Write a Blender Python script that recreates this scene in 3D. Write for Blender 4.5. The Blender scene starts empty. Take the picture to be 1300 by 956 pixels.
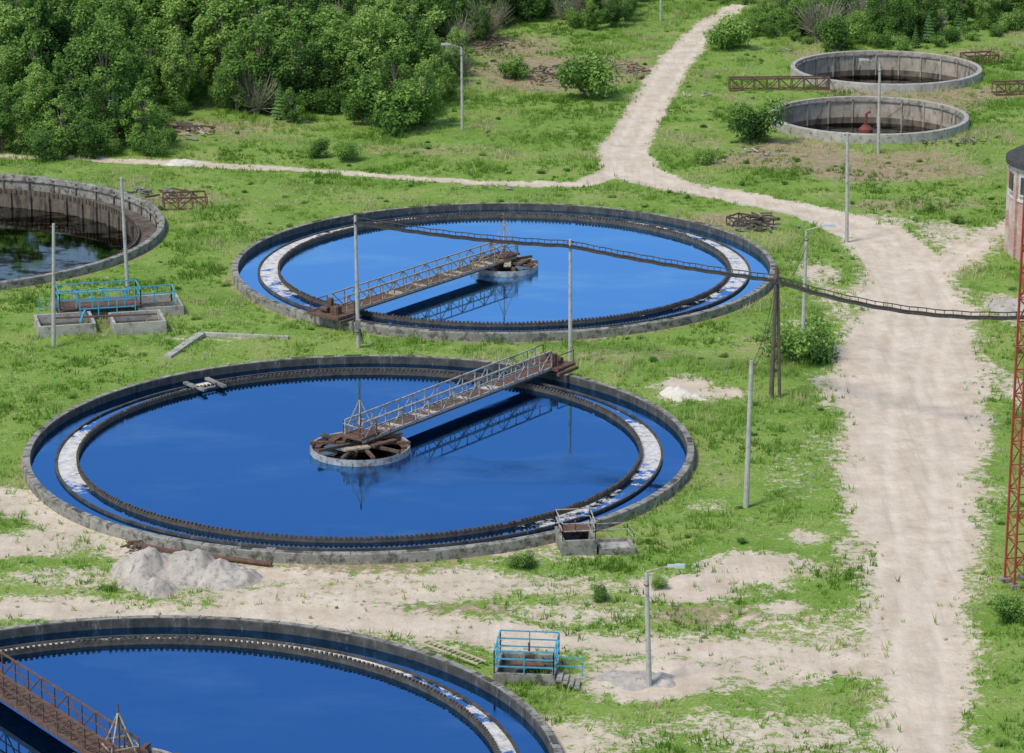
import bpy, math, random
import numpy as np
from mathutils import Vector, Matrix
random.seed(7); rng=np.random.default_rng(7)
scene=bpy.context.scene
# ---------------- camera / survey ----------------
F=4000.0; TH=math.radians(15.35); H=56.5
ct,st=math.cos(TH),math.sin(TH)
def G(px,py,z=0.0):
    """photo survey -> true position on level z"""
    u=(px-650)/F; v=(py-433.5)/F
    d=Vector((u, ct-v*st, -(st+v*ct)))
    t=(z-H)/d.z
    return Vector((0,0,H))+d*t
def hgt(p,py):
    v=(py-433.5)/F
    return H-p.y*(st+v*ct)/(ct-v*st)
def xat(p,z,px):
    dep=p.y*ct-(z-H)*st
    return (px-650)/F*dep
cam=bpy.data.cameras.new("camera"); co=bpy.data.objects.new("camera",cam); scene.collection.objects.link(co)
co.location=(0,0,H); co.rotation_euler=(math.pi/2-TH,0,0)
cam.sensor_width=36; cam.lens=36*F/1300; cam.shift_y=-(478-433.5)/1300; cam.clip_start=1; cam.clip_end=8000
scene.camera=co
scene.view_settings.view_transform='Standard'; scene.view_settings.look='None'; scene.view_settings.exposure=0
# ---------------- light ----------------
el=math.radians(56); az=math.atan2(-0.6,-0.55)
sd=Vector((math.sin(az)*math.cos(el),math.cos(az)*math.cos(el),math.sin(el)))
L=bpy.data.lights.new("sun",'SUN'); L.energy=3.2; L.angle=math.radians(14); L.color=(1,0.93,0.82)
lo=bpy.data.objects.new("sun",L); scene.collection.objects.link(lo); lo.rotation_euler=sd.to_track_quat('Z','Y').to_euler(); lo.location=(-60,-40,90)
w=bpy.data.worlds.new("World"); scene.world=w; w.use_nodes=True
nt=w.node_tree; bg=nt.nodes['Background']; sky=nt.nodes.new('ShaderNodeTexSky'); sky.sky_type='NISHITA'; sky.sun_disc=False
sky.sun_elevation=el; sky.sun_rotation=az; sky.air_density=1.0; sky.dust_density=0.8; sky.ozone_density=1.2
nt.links.new(sky.outputs[0],bg.inputs[0]); bg.inputs[1].default_value=0.15
# ---------------- materials ----------------
def newmat(n):
    m=bpy.data.materials.new(n); m.use_nodes=True; t=m.node_tree; t.nodes.clear()
    o=t.nodes.new('ShaderNodeOutputMaterial'); return m,t,o
def N(t,ty,**k):
    n=t.nodes.new(ty)
    for a,b in k.items(): setattr(n,a,b)
    return n
def coords(t,scale=(1,1,1)):
    tc=N(t,'ShaderNodeTexCoord'); mp=N(t,'ShaderNodeMapping'); mp.inputs['Scale'].default_value=scale
    t.links.new(tc.outputs['Object'],mp.inputs[0]); return mp.outputs[0]
def noise(t,vec,s,d=4,r=0.6):
    n=N(t,'ShaderNodeTexNoise'); n.inputs['Scale'].default_value=s; n.inputs['Detail'].default_value=d; n.inputs['Roughness'].default_value=r
    t.links.new(vec,n.inputs['Vector']); return n.outputs['Fac']
def ramp(t,fac,stops):
    r=N(t,'ShaderNodeValToRGB'); e=r.color_ramp.elements
    while len(e)<len(stops): e.new(0.5)
    for a,(p,c) in zip(e,stops): a.position=p; a.color=(*c,1) if len(c)==3 else c
    t.links.new(fac,r.inputs[0]); return r.outputs[0]
def mix(t,f,a,b,mode='MIX'):
    m=N(t,'ShaderNodeMix',data_type='RGBA',blend_type=mode)
    if isinstance(f,float): m.inputs[0].default_value=f
    else: t.links.new(f,m.inputs[0])
    for i,x in ((6,a),(7,b)):
        if isinstance(x,tuple): m.inputs[i].default_value=(*x,1)
        else: t.links.new(x,m.inputs[i])
    return m.outputs[2]
def math_(t,op,a,b,cl=False):
    m=N(t,'ShaderNodeMath',operation=op,use_clamp=cl)
    for i,x in ((0,a),(1,b)):
        if isinstance(x,(float,int)): m.inputs[i].default_value=x
        else: t.links.new(x,m.inputs[i])
    return m.outputs[0]
def sstep(t,x,a,b):
    m=N(t,'ShaderNodeMapRange',interpolation_type='SMOOTHSTEP'); t.links.new(x,m.inputs[0])
    m.inputs[1].default_value=a; m.inputs[2].default_value=b; return m.outputs[0]
def surf(name,c1,c2,c3=None,scale=1.5,rough=0.85,metal=0.0,bump=0.3,bs=12,streak=False,lo_=0.5):
    m,t,o=newmat(name); p=N(t,'ShaderNodeBsdfPrincipled'); v=coords(t)
    n1=noise(t,v,scale,6,0.65)
    col=ramp(t,n1,[(0.35,c1),(0.65,c2)])
    if c3:
        v2=coords(t,(1,1,0.25) if streak else (1,1,1))
        n2=noise(t,v2,scale*2.3,5,0.7); col=mix(t,sstep(t,n2,lo_,lo_+.18),col,c3)
    t.links.new(col,p.inputs['Base Color']); p.inputs['Roughness'].default_value=rough; p.inputs['Metallic'].default_value=metal
    b=N(t,'ShaderNodeBump'); b.inputs['Strength'].default_value=bump; b.inputs['Distance'].default_value=0.03
    t.links.new(noise(t,v,bs,4),b.inputs['Height']); t.links.new(b.outputs[0],p.inputs['Normal'])
    t.links.new(p.outputs[0],o.inputs[0]); return m
M={}
M['conc']=surf('concrete',(0.19,0.185,0.165),(0.35,0.34,0.31),(0.08,0.08,0.065),0.9,lo_=.46)
M['concl']=surf('concrete_pale',(0.32,0.31,0.28),(0.48,0.46,0.42),(0.18,0.17,0.145),1.0)
M['well']=surf('feed_well_concrete',(0.26,0.26,0.25),(0.40,0.40,0.39),(0.15,0.12,0.10),1.6,lo_=.47)
M['pole']=surf('pole_concrete',(0.36,0.36,0.34),(0.5,0.49,0.47),(0.28,0.27,0.25),1.5)
M['concd']=surf('concrete_wet_stained',(0.03,0.03,0.027),(0.09,0.085,0.07),(0.2,0.19,0.16),1.3,streak=True,lo_=.55)
M['wallin']=surf('tank_lining',(0.25,0.22,0.175),(0.40,0.36,0.30),(0.10,0.085,0.065),0.9,streak=True)
M['walld']=surf('dark_tank_lining',(0.09,0.072,0.052),(0.17,0.14,0.105),(0.04,0.033,0.026),0.9,streak=True,lo_=.46)
M['rust']=surf('rusty_steel',(0.10,0.05,0.035),(0.17,0.10,0.07),(0.06,0.04,0.03),3,0.9)
M['rustb']=surf('rusty_weir',(0.05,0.04,0.03),(0.12,0.095,0.07),(0.24,0.22,0.19),2.5,0.9,lo_=.58)
M['tray']=surf('cable_tray_steel',(0.03,0.027,0.025),(0.075,0.065,0.055),(0.16,0.15,0.13),2.5,0.8,lo_=.6)
M['galv']=surf('grey_painted_steel',(0.38,0.375,0.35),(0.52,0.51,0.48),(0.19,0.11,0.07),1.8,0.7,0.0,lo_=.46)
M['beige']=surf('weathered_cream_steel',(0.36,0.31,0.22),(0.48,0.42,0.31),(0.17,0.10,0.06),2.0,0.75,lo_=.46)
M['blue']=surf('blue_paint',(0.05,0.30,0.46),(0.08,0.40,0.56),(0.12,0.2,0.23),3,0.55,lo_=.56)
M['red']=surf('red_paint',(0.30,0.045,0.03),(0.38,0.07,0.05),(0.2,0.06,0.04),2,0.65)
M['redd']=surf('faded_red_paint',(0.15,0.035,0.025),(0.22,0.06,0.045),(0.07,0.035,0.028),2,0.8)
M['wood']=surf('old_wood',(0.08,0.065,0.05),(0.15,0.125,0.10),None,4)
M['woodl']=surf('pale_wood',(0.46,0.39,0.26),(0.56,0.49,0.34),None,4)
M['black']=surf('black_rubber',(0.012,0.012,0.012),(0.035,0.035,0.035),None,4,0.7)
M['pile']=surf('dry_sludge_heap',(0.34,0.31,0.27),(0.50,0.46,0.41),(0.24,0.21,0.18),1.0,0.95,0,1.0,7)
M['white']=surf('white_sand',(0.6,0.56,0.48),(0.72,0.68,0.6),(0.5,0.45,0.36),2,0.95,0,0.8,9)
M['roof']=surf('dark_roofing',(0.03,0.03,0.032),(0.07,0.07,0.07),None,3)
M['plaster']=surf('plaster',(0.5,0.48,0.45),(0.6,0.58,0.54),(0.4,0.3,0.26),1.0)
M['glass']=surf('dim_glass',(0.03,0.04,0.05),(0.06,0.07,0.08),None,1,0.15)
M['bark']=surf('bark',(0.13,0.11,0.085),(0.30,0.27,0.22),None,5)
M['lamp']=surf('lamp_housing',(0.55,0.57,0.6),(0.65,0.67,0.7),None,3,0.4,0.3)
def brickmat():
    m,t,o=newmat('pink_brick'); p=N(t,'ShaderNodeBsdfPrincipled'); v=coords(t)
    b=N(t,'ShaderNodeTexBrick'); b.inputs['Scale'].default_value=3.0
    b.inputs['Color1'].default_value=(0.42,0.22,0.19,1); b.inputs['Color2'].default_value=(0.52,0.33,0.29,1); b.inputs['Mortar'].default_value=(0.48,0.44,0.40,1)
    sx=N(t,'ShaderNodeSeparateXYZ'); t.links.new(v,sx.inputs[0])
    a=math_(t,'ARCTAN2',sx.outputs[1],sx.outputs[0]); a=math_(t,'MULTIPLY',a,5.0)
    cx=N(t,'ShaderNodeCombineXYZ'); t.links.new(a,cx.inputs[0]); t.links.new(sx.outputs[2],cx.inputs[1]); t.links.new(cx.outputs[0],b.inputs['Vector'])
    c=mix(t,sstep(t,noise(t,v,0.7,5),0.45,0.62),b.outputs[0],(0.55,0.5,0.46))
    t.links.new(c,p.inputs['Base Color']); p.inputs['Roughness'].default_value=0.9; t.links.new(p.outputs[0],o.inputs[0]); return m
M['brick']=brickmat()
def watermat(name,deep,tint,ior,rip=0.25,scum=0.0,tint2=None,fs=.10):
    m,t,o=newmat(name); v=coords(t)
    d=N(t,'ShaderNodeBsdfDiffuse'); g=N(t,'ShaderNodeBsdfGlossy')
    col=mix(t,sstep(t,noise(t,v,0.12,3),0.4,0.62),deep,tuple(min(1,c*1.35) for c in deep))
    if scum>0: 
        vs=coords(t,(1,1.6,1)); scm=sstep(t,noise(t,vs,0.16,7,0.72),0.62-scum*0.2,0.66-scum*.15); col=mix(t,scm,col,(0.12,0.095,0.07))
    t.links.new(col,d.inputs[0])
    vf=coords(t,(0.6,1.2,1)); ripple_sheen=sstep(t,noise(t,vf,fs,6,0.62),0.48,0.72)
    gc=mix(t,ripple_sheen,tint,tint2 or tint)  # brighter reflection of rippled areas painted into the gloss colour as noise streaks
    if scum>0: gc=mix(t,scm,gc,(0.10,0.09,0.08))
    t.links.new(gc,g.inputs['Color'])
    fr=N(t,'ShaderNodeFresnel'); fr.inputs[0].default_value=ior
    b=N(t,'ShaderNodeBump'); b.inputs['Distance'].default_value=0.02
    vr=coords(t,(1.0,2.2,1)); n=noise(t,vr,3.2,5,0.65)
    patch=sstep(t,noise(t,vf,fs*.9,3),0.50,0.64)
    s=math_(t,'MULTIPLY_ADD',patch,rip); s.node.inputs[2].default_value=0.02
    t.links.new(s,b.inputs['Strength']); t.links.new(n,b.inputs['Height'])
    t.links.new(b.outputs[0],g.inputs['Normal'])
    g.inputs['Roughness'].default_value=0.02
    mx=N(t,'ShaderNodeMixShader'); t.links.new(fr.outputs[0],mx.inputs[0]); t.links.new(d.outputs[0],mx.inputs[1]); t.links.new(g.outputs[0],mx.inputs[2])
    t.links.new(mx.outputs[0],o.inputs[0]); return m
M['water']=watermat('treated_water',(0.003,0.008,0.018),(0.13,0.34,0.68),1.6,0.45,0,(0.24,0.44,0.76))
M['water2']=watermat('treated_water_bright',(0.008,0.03,0.08),(0.28,0.58,0.98),1.8,0.4,0,(0.42,0.72,1.0))
M['waterd']=watermat('stagnant_water',(0.022,0.018,0.014),(0.36,0.38,0.38),1.45,0.15,0.8)
def foammat():
    m,t,o=newmat('foamy_launder_water'); v=coords(t)
    at=N(t,'ShaderNodeAttribute',attribute_name='foam'); 
    n=noise(t,v,0.9,7,0.72)
    f=math_(t,'ADD',at.outputs['Fac'],math_(t,'MULTIPLY',math_(t,'SUBTRACT',n,0.5),2.4)); f=sstep(t,f,0.40,0.62)
    d=N(t,'ShaderNodeBsdfDiffuse'); c=ramp(t,noise(t,v,2.2,6,.7),[(0.3,(0.34,0.32,0.29)),(0.5,(0.56,0.56,0.55)),(0.7,(0.74,0.75,0.77))]); t.links.new(c,d.inputs[0])
    g=N(t,'ShaderNodeBsdfGlossy'); g.inputs['Color'].default_value=(0.2,0.42,.78,1); g.inputs['Roughness'].default_value=0.08
    dd=N(t,'ShaderNodeBsdfDiffuse'); dd.inputs[0].default_value=(0.02,0.03,0.045,1)
    fr=N(t,'ShaderNodeFresnel'); fr.inputs[0].default_value=1.5
    m1=N(t,'ShaderNodeMixShader'); t.links.new(fr.outputs[0],m1.inputs[0]); t.links.new(dd.outputs[0],m1.inputs[1]); t.links.new(g.outputs[0],m1.inputs[2])
    m2=N(t,'ShaderNodeMixShader'); t.links.new(f,m2.inputs[0]); t.links.new(m1.outputs[0],m2.inputs[1]); t.links.new(d.outputs[0],m2.inputs[2])
    t.links.new(m2.outputs[0],o.inputs[0]); return m
M['foam']=foammat()
def leafmat(name,stops,tr=0.3):
    m,t,o=newmat(name); at=N(t,'ShaderNodeAttribute',attribute_name='shade'); oi=N(t,'ShaderNodeObjectInfo')
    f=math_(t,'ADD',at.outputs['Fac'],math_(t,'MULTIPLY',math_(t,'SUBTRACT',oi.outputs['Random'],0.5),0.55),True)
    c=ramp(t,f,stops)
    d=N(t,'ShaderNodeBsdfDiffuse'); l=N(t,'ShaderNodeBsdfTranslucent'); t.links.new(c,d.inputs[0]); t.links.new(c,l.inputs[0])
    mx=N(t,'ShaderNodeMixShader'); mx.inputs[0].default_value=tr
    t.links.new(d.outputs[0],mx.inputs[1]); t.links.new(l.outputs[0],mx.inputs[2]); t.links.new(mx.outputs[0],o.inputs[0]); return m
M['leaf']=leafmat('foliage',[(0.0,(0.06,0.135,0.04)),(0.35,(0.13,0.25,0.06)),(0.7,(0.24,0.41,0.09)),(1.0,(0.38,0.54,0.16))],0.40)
M['twig']=leafmat('dry_twigs',[(0.0,(0.28,0.25,0.20)),(1.0,(0.5,0.46,0.38))],0.1)
M['conif']=leafmat('needles',[(0.0,(0.06,0.15,0.04)),(1.0,(0.22,0.38,0.12))],0.2)
M['blade']=leafmat('grass_blades',[(0.0,(0.12,0.235,0.035)),(0.3,(0.20,0.36,0.06)),(0.6,(0.30,0.46,0.10)),(0.84,(0.42,0.50,0.18)),(1.0,(0.58,0.53,0.32))],0.35)
# ---------------- mesh builder ----------------
class MB:
    def __init__(s): s.v=[];s.f=[];s.m=[];s.mats=[]
    def mi(s,k):
        if k not in s.mats: s.mats.append(k)
        return s.mats.index(k)
    def add(s,vs,fs,k):
        b=len(s.v); s.v+= [tuple(x) for x in vs]; i=s.mi(k)
        for f in fs: s.f.append(tuple(b+a for a in f)); s.m.append(i)
    def beam(s,p,q,w,h,k,upv=Vector((0,0,1))):
        p=Vector(p);q=Vector(q);d=(q-p)
        if d.length<1e-5: return
        d.normalize()
        if abs(d.dot(upv))>0.98: upv=Vector((1,0,0))
        sx=d.cross(upv).normalized(); uz=sx.cross(d).normalized()
        vs=[]
        for e in (p,q):
            for a,b in ((-1,-1),(1,-1),(1,1),(-1,1)): vs.append(e+sx*a*w/2+uz*b*h/2)
        s.add(vs,[(3,2,1,0),(4,5,6,7),(0,1,5,4),(1,2,6,5),(2,3,7,6),(3,0,4,7)],k)
    def tube(s,p,q,r0,r1,k,n=8,cap=True):
        p=Vector(p);q=Vector(q);d=(q-p).normalized(); u=Vector((1,0,0)) if abs(d.x)<0.9 else Vector((0,1,0))
        a=d.cross(u).normalized(); b=d.cross(a); vs=[]
        for e,r in ((p,r0),(q,r1)):
            for i in range(n):
                t=2*math.pi*i/n; vs.append(e+(a*math.cos(t)+b*math.sin(t))*r)
        fs=[(i,(i+1)%n,n+(i+1)%n,n+i) for i in range(n)]
        if cap: fs+=[tuple(range(n))[::-1],tuple(range(n,2*n))]
        s.add(vs,fs,k)
    def box(s,c,sz,k,rot=0.0):
        c=Vector(c); R=Matrix.Rotation(rot,3,'Z'); vs=[]
        for z in (-1,1):
            for x,y in ((-1,-1),(1,-1),(1,1),(-1,1)): vs.append(c+R@Vector((x*sz[0]/2,y*sz[1]/2,z*sz[2]/2)))
        s.add(vs,[(3,2,1,0),(4,5,6,7),(0,1,5,4),(1,2,6,5),(2,3,7,6),(3,0,4,7)],k)
    def lathe(s,prof,k,n=160,c=(0,0),a0=0,a1=2*math.pi):
        full=abs(a1-a0-2*math.pi)<1e-6; m=n if full else n+1
        vs=[]
        for i in range(m):
            t=a0+(a1-a0)*i/n
            for r,z in prof: vs.append((c[0]+r*math.cos(t),c[1]+r*math.sin(t),z))
        L=len(prof); fs=[]
        for i in range(n):
            j=(i+1)%m
            for a in range(L-1): fs.append((i*L+a,j*L+a,j*L+a+1,i*L+a+1))
        s.add(vs,fs,k)
    def build(s,name,loc=(0,0,0),parent=None,smooth=False):
        me=bpy.data.meshes.new(name); me.from_pydata(s.v,[],s.f)
        for k in s.mats: me.materials.append(M[k])
        me.polygons.foreach_set('material_index',s.m)
        if smooth: me.polygons.foreach_set('use_smooth',[True]*len(s.f))
        me.update(); o=bpy.data.objects.new(name,me); scene.collection.objects.link(o); o.location=loc
        if parent: o.parent=parent
        return o
def empty(name,loc=(0,0,0)):
    o=bpy.data.objects.new(name,None); scene.collection.objects.link(o); o.location=loc; o.empty_display_size=0.5; return o
# ---------------- tanks layout ----------------
def centre(px,y0,y1,z): 
    a=G(px,y0,z); b=G(px,y1,z); return Vector(((a.x+b.x)/2,(a.y+b.y)/2,0))
C1=centre(456,449,705,0.6); C2=centre(640,260,419,0.6)
C3=centre(-126,222,366,0.6); C4=centre(150,790,1222,0.6)
T1=centre(1125,66,106,0.8); T2=centre(1103,122,172,0.8)
C2.x=G(640,335,0.6).x; C1.x=G(456,572,.6).x; C3.x=G(-124,292,.6).x; C4.x=G(146,1000,.6).x
R1=20.0
TANKS=[(C1,R1),(C2,R1),(C3,R1),(C4,R1),(T1,9.3),(T2,9.0)]
# ---------------- numpy noise ----------------
def vnoise(x,y,s,seed=0):
    x=x*s+seed*17.3+1000; y=y*s+seed*9.1+1000; xi=np.floor(x).astype(np.int64); yi=np.floor(y).astype(np.int64); fx=x-xi; fy=y-yi
    fx=fx*fx*(3-2*fx); fy=fy*fy*(3-2*fy)
    def h(a,b):
        n=(a*374761393+b*668265263+seed*974711)&0xffffffff; n=((n^(n>>13))*1274126177)&0xffffffff; return ((n^(n>>16))&0xffff)/65535.0
    return (h(xi,yi)*(1-fx)+h(xi+1,yi)*fx)*(1-fy)+(h(xi,yi+1)*(1-fx)+h(xi+1,yi+1)*fx)*fy
def fbm(x,y,s,seed=0,o=4):
    r=0;a=.5;t=0
    for i in range(o): r=r+a*vnoise(x,y,s*2**i,seed+i);t+=a;a*=.55
    return r/t
# ---------------- ground masks ----------------
def PL(l): return [(G(a,b).x,G(a,b).y,c) for a,b,c in l]
ROADS=[(PL([(935,8,1.0),(912,24,1.3),(885,45,1.6),(860,75,1.7),(835,115,1.8),(808,160,1.9),(788,195,2.2),(805,218,2.4),(850,234,2.0),(940,250,1.7),(1040,270,2.0),(1110,297,2.8),(1150,335,3.4)]),1.0),
 (PL([(1150,335,3.4),(1165,400,4.2),(1150,470,4.8),(1155,560,4.4),(1160,640,3.4),(1163,720,2.7),(1167,800,2.2),(1166,960,2.1),(1160,1300,2.1)]),1.0),
 (PL([(1420,255,1.5),(1300,280,1.4),(1240,305,1.5),(1195,340,2)]),0.9),
 (PL([(795,212,1.5),(740,233,1.1),(600,232,.75),(450,221,.75),(330,213,.8),(225,207,1.2),(100,201,.8),(0,198,.8),(-400,190,.8)]),0.85),
 (PL([(-250,780,2.4),(0,774,2.4),(150,774,2.0),(300,780,2.0),(450,782,2.2),(600,797,2.2),(720,812,2.2),(850,825,2.0),(1000,830,1.8),(1110,850,1.6)]),0.74),
 (PL([(-200,600,1.5),(0,635,2.2),(90,668,2.4),(165,702,1.8),(260,728,1.7),(420,735,1.6),(600,733,1.3),(760,745,1.2)]),0.66),
 (PL([(1060,372,1.2),(1090,440,1.4)]),0.55)]
PATCH=[(960,722,3.2,1.4,.8),(880,745,3.6,1.4,.8),(1000,772,1.4,.7,.7),(1020,680,1.3,.8,.6),(870,495,2.2,1.6,.75),(915,497,1.8,1,.6),(1040,345,2,2.5,.55),(1010,415,1.2,2.0,.35),
 (840,860,3.5,1.5,.8),(980,850,4,1.6,.6),(1060,500,1.6,6,.5),(1085,620,1.2,7,.5),(1250,470,1.6,5,.5),(1275,390,1.5,4,.55),(700,745,5,1,.5),(520,750,7,1.3,.6),(260,430,4,.7,.35),(40,690,4,1.5,.7),(1290,495,1.0,3,.5),(560,745,3,.8,.5),
 (1200,300,3,3,.5),(1120,280,2.5,2,.45),(1090,700,1.6,4,.45),(1070,830,2,2,.55),(640,940,9,1.6,.6),(980,930,6,2,.5),(700,700,6,1.2,.4),(900,640,2,1,.35),(1000,600,2,3,.3),(1250,620,1.5,6,.35),(1235,730,1.5,6,.4),(350,755,8,1.6,.6),(480,820,5,1.0,.4),(720,780,5,1.4,.5),(80,735,5,1.2,.45),(1060,560,3,4,.3),(1000,790,4,1.5,.4)]
BROWN=[(1120,212,10,4,.9),(1010,190,6,3,.75),(960,205,5,2.5,.7),(1190,130,6,3,.9),(1150,118,8,2,.9),(930,280,4,2,.7),(700,92,8,6,1.0),(770,85,6,4,.8),(640,60,7,5,.7),(540,190,9,2,.45),(230,255,5,2,.6),(1240,70,4,3,.8),(1260,118,5,2,.8),(230,160,8,3,.6),(310,160,6,3,.5),(880,180,5,3,.4),(1150,260,8,2,.5),(440,725,8,.8,.6),(780,450,8,1.2,.4),(880,380,3,2,.4),(560,775,9,1.0,.5),(900,780,6,1.4,.5),(1040,70,5,3,.5),(980,150,4,3,.4),(750,560,2,2,.3),(960,440,4,3,.35),(60,330,3,2,.3),(900,600,3,3,.3)]
def segd(x,y,pts):
    best=np.full(x.shape,1e9); lat=np.zeros(x.shape)
    for (ax,ay,aw),(bx,by,bw) in zip(pts[:-1],pts[1:]):
        dx,dy=bx-ax,by-ay; t=np.clip(((x-ax)*dx+(y-ay)*dy)/(dx*dx+dy*dy),0,1)
        d=np.hypot(x-ax-t*dx,y-ay-t*dy); w_=aw+(bw-aw)*t; q=d-w_
        m=q<best; best=np.where(m,q,best); lat=np.where(m,d,lat)
    return best,lat
def masks(x,y):
    wob=(fbm(x,y,.35,3)-.5)*1.8; mean=(fbm(x,y,.06,13,2)-.5)*1.2
    dirt=np.zeros(x.shape); tr=np.zeros(x.shape)
    for i,(p,s) in enumerate(ROADS):
        q,l=segd(x,y,p); q2=q+wob*(0.45 if i==3 else .7 if i==0 else 1.5)
        soft=.55 if i==3 else .8 if i==0 else 1.7
        dirt=np.maximum(dirt,s*np.clip(.5-q2/soft/2,0,1))
        if i<3:
            l=l+mean; tr=np.maximum(tr,(np.exp(-((l-.95)/.2)**2)+.7*np.exp(-((l-2.3)/.22)**2))*(q<0))
    for px,py,rx,ry,s in PATCH:
        c=G(px,py); ry2=ry*(1 if ry>3 else 1.8); d=np.hypot((x-c.x)/rx,(y-c.y)/ry2)+wob*.55; dirt=np.maximum(dirt,s*np.clip(1.5-d,0,1))
    br=np.zeros(x.shape)
    for px,py,rx,ry,s in BROWN:
        c=G(px,py); d=np.hypot((x-c.x)/rx,(y-c.y)/(ry*1.6))+wob*.4; br=np.maximum(br,s*np.clip(1.4-d,0,1))
    for c,R in TANKS[:4]:
        d=np.hypot(x-c.x,y-c.y)-R; br=np.maximum(br,.6*np.clip(1-d/.8,0,1)*(d>-1))
    return dirt,br,tr
def axis(a,b,step,far):
    c=list(np.arange(a,b+1e-6,step)); s=step; lo_=a; hi=b; L_=[];R_=[]
    while hi<far: s*=1.35; hi+=s; R_.append(hi)
    s=step
    while lo_>-far: s*=1.35; lo_-=s; L_.append(lo_)
    return np.array(L_[::-1]+c+R_)
xs=axis(-80,82,.4,3500); ys=axis(118,372,.4,3500)
X,Y=np.meshgrid(xs,ys); X=X.copy();Y=Y.copy()
def gz(x,y): 
    z=(fbm(x,y,.25,11,3)-.5)*.3+(fbm(x,y,1.3,5,2)-.5)*.08
    for c,R in TANKS:
        d=np.hypot(x-c.x,y-c.y)-R; z=z*np.clip(d/1.5,0,1)
    return z
alive=np.ones(X.shape,bool)
for c,R in TANKS:
    dx=X-c.x; dy=Y-c.y; r=np.hypot(dx,dy); Rt=R-.2; m=(r>Rt-.32)&(r<Rt+.15)
    k=np.where(m,Rt/np.maximum(r,.01),1); X=np.where(m,c.x+dx*k,X); Y=np.where(m,c.y+dy*k,Y); r=np.hypot(X-c.x,Y-c.y); alive&=~(r<Rt-.01)
Z=gz(X,Y); D,B,T=masks(X,Y)
Z=Z-.08*D*(D>.5)-.05*T
ny,nx=X.shape
idx=np.arange(nx*ny).reshape(ny,nx)
q=np.stack([idx[:-1,:-1],idx[:-1,1:],idx[1:,1:],idx[1:,:-1]],-1)
ok=alive[:-1,:-1]&alive[:-1,1:]&alive[1:,1:]&alive[1:,:-1]
q=q[ok]
def npmesh(name,V,Fq,nv,mats,attrs={}):
    me=bpy.data.meshes.new(name); me.vertices.add(len(V)); me.vertices.foreach_set('co',V.astype(np.float32).ravel())
    nf=len(Fq); me.loops.add(nf*nv); me.loops.foreach_set('vertex_index',Fq.astype(np.int32).ravel())
    me.polygons.add(nf); me.polygons.foreach_set('loop_start',np.arange(0,nf*nv,nv,dtype=np.int32))
    try: me.polygons.foreach_set('loop_total',np.full(nf,nv,dtype=np.int32))
    except Exception: pass
    for k in mats: me.materials.append(k)
    for a,v in attrs.items():
        at=me.attributes.new(a,'FLOAT','POINT'); at.data.foreach_set('value',v.astype(np.float32).ravel())
    me.update(calc_edges=True); return me
def groundmat():
    m,t,o=newmat('ground_grass_and_dirt'); v=coords(t); p=N(t,'ShaderNodeBsdfPrincipled')
    A=lambda n:N(t,'ShaderNodeAttribute',attribute_name=n).outputs['Fac']
    n1=noise(t,v,0.13,5,0.6); n2=noise(t,v,1.6,6,0.7); n3=noise(t,v,7,4,0.7)
    g=ramp(t,n1,[(0.3,(0.16,0.28,0.045)),(0.5,(0.23,0.36,0.075)),(0.7,(0.34,0.39,0.13))])
    g=mix(t,sstep(t,n3,0.35,0.65),mix(t,1.0,g,(0.6,0.65,0.55),'MULTIPLY'),g)
    g=mix(t,sstep(t,n2,0.55,0.70),g,(0.43,0.37,0.23))
    s=ramp(t,noise(t,v,0.5,6,0.7),[(0.3,(0.48,0.395,0.30)),(0.5,(0.61,0.52,0.415)),(0.7,(0.71,0.625,0.52))])
    s=mix(t,math_(t,'MULTIPLY',sstep(t,n3,0.5,0.7),0.4),s,(0.42,0.34,0.25))
    tv=coords(t,(2.2,.12,1)); s=mix(t,math_(t,'MULTIPLY',sstep(t,noise(t,tv,1.0,4),0.48,0.66),0.4),s,(0.46,0.38,0.29))
    s=mix(t,math_(t,'MULTIPLY',sstep(t,noise(t,v,0.22,5,.7),0.5,0.64),0.5),s,(0.50,0.43,0.34))
    s=mix(t,math_(t,'MULTIPLY',A('track'),0.45),s,(0.74,0.67,0.57))
    b=ramp(t,n2,[(0.3,(0.22,0.155,0.10)),(0.7,(0.44,0.35,0.24))])
    fb=math_(t,'ADD',A('brown'),math_(t,'MULTIPLY',math_(t,'SUBTRACT',n2,0.5),1.7)); c=mix(t,math_(t,'MULTIPLY',sstep(t,fb,0.3,0.55),.9),g,b)
    nn=math_(t,'ADD',math_(t,'MULTIPLY',math_(t,'SUBTRACT',n2,0.5),1.5),math_(t,'MULTIPLY',math_(t,'SUBTRACT',n3,0.5),0.8))
    fd=math_(t,'ADD',A('dirt'),nn); c=mix(t,sstep(t,fd,0.28,0.55),c,s)
    t.links.new(c,p.inputs['Base Color']); p.inputs['Roughness'].default_value=0.95; p.inputs['Specular IOR Level'].default_value=0.1
    bu=N(t,'ShaderNodeBump'); bu.inputs['Strength'].default_value=0.8; bu.inputs['Distance'].default_value=0.1; t.links.new(math_(t,'ADD',n2,math_(t,'MULTIPLY',n3,.4)),bu.inputs['Height']); t.links.new(bu.outputs[0],p.inputs['Normal'])
    t.links.new(p.outputs[0],o.inputs[0]); return m
me=npmesh('ground',np.stack([X.ravel(),Y.ravel(),Z.ravel()],-1),q,4,[groundmat()],{'dirt':D.ravel(),'brown':B.ravel(),'track':T.ravel()})
me.polygons.foreach_set('use_smooth',np.ones(len(me.polygons),bool))
scene.collection.objects.link(bpy.data.objects.new('ground',me))
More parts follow.
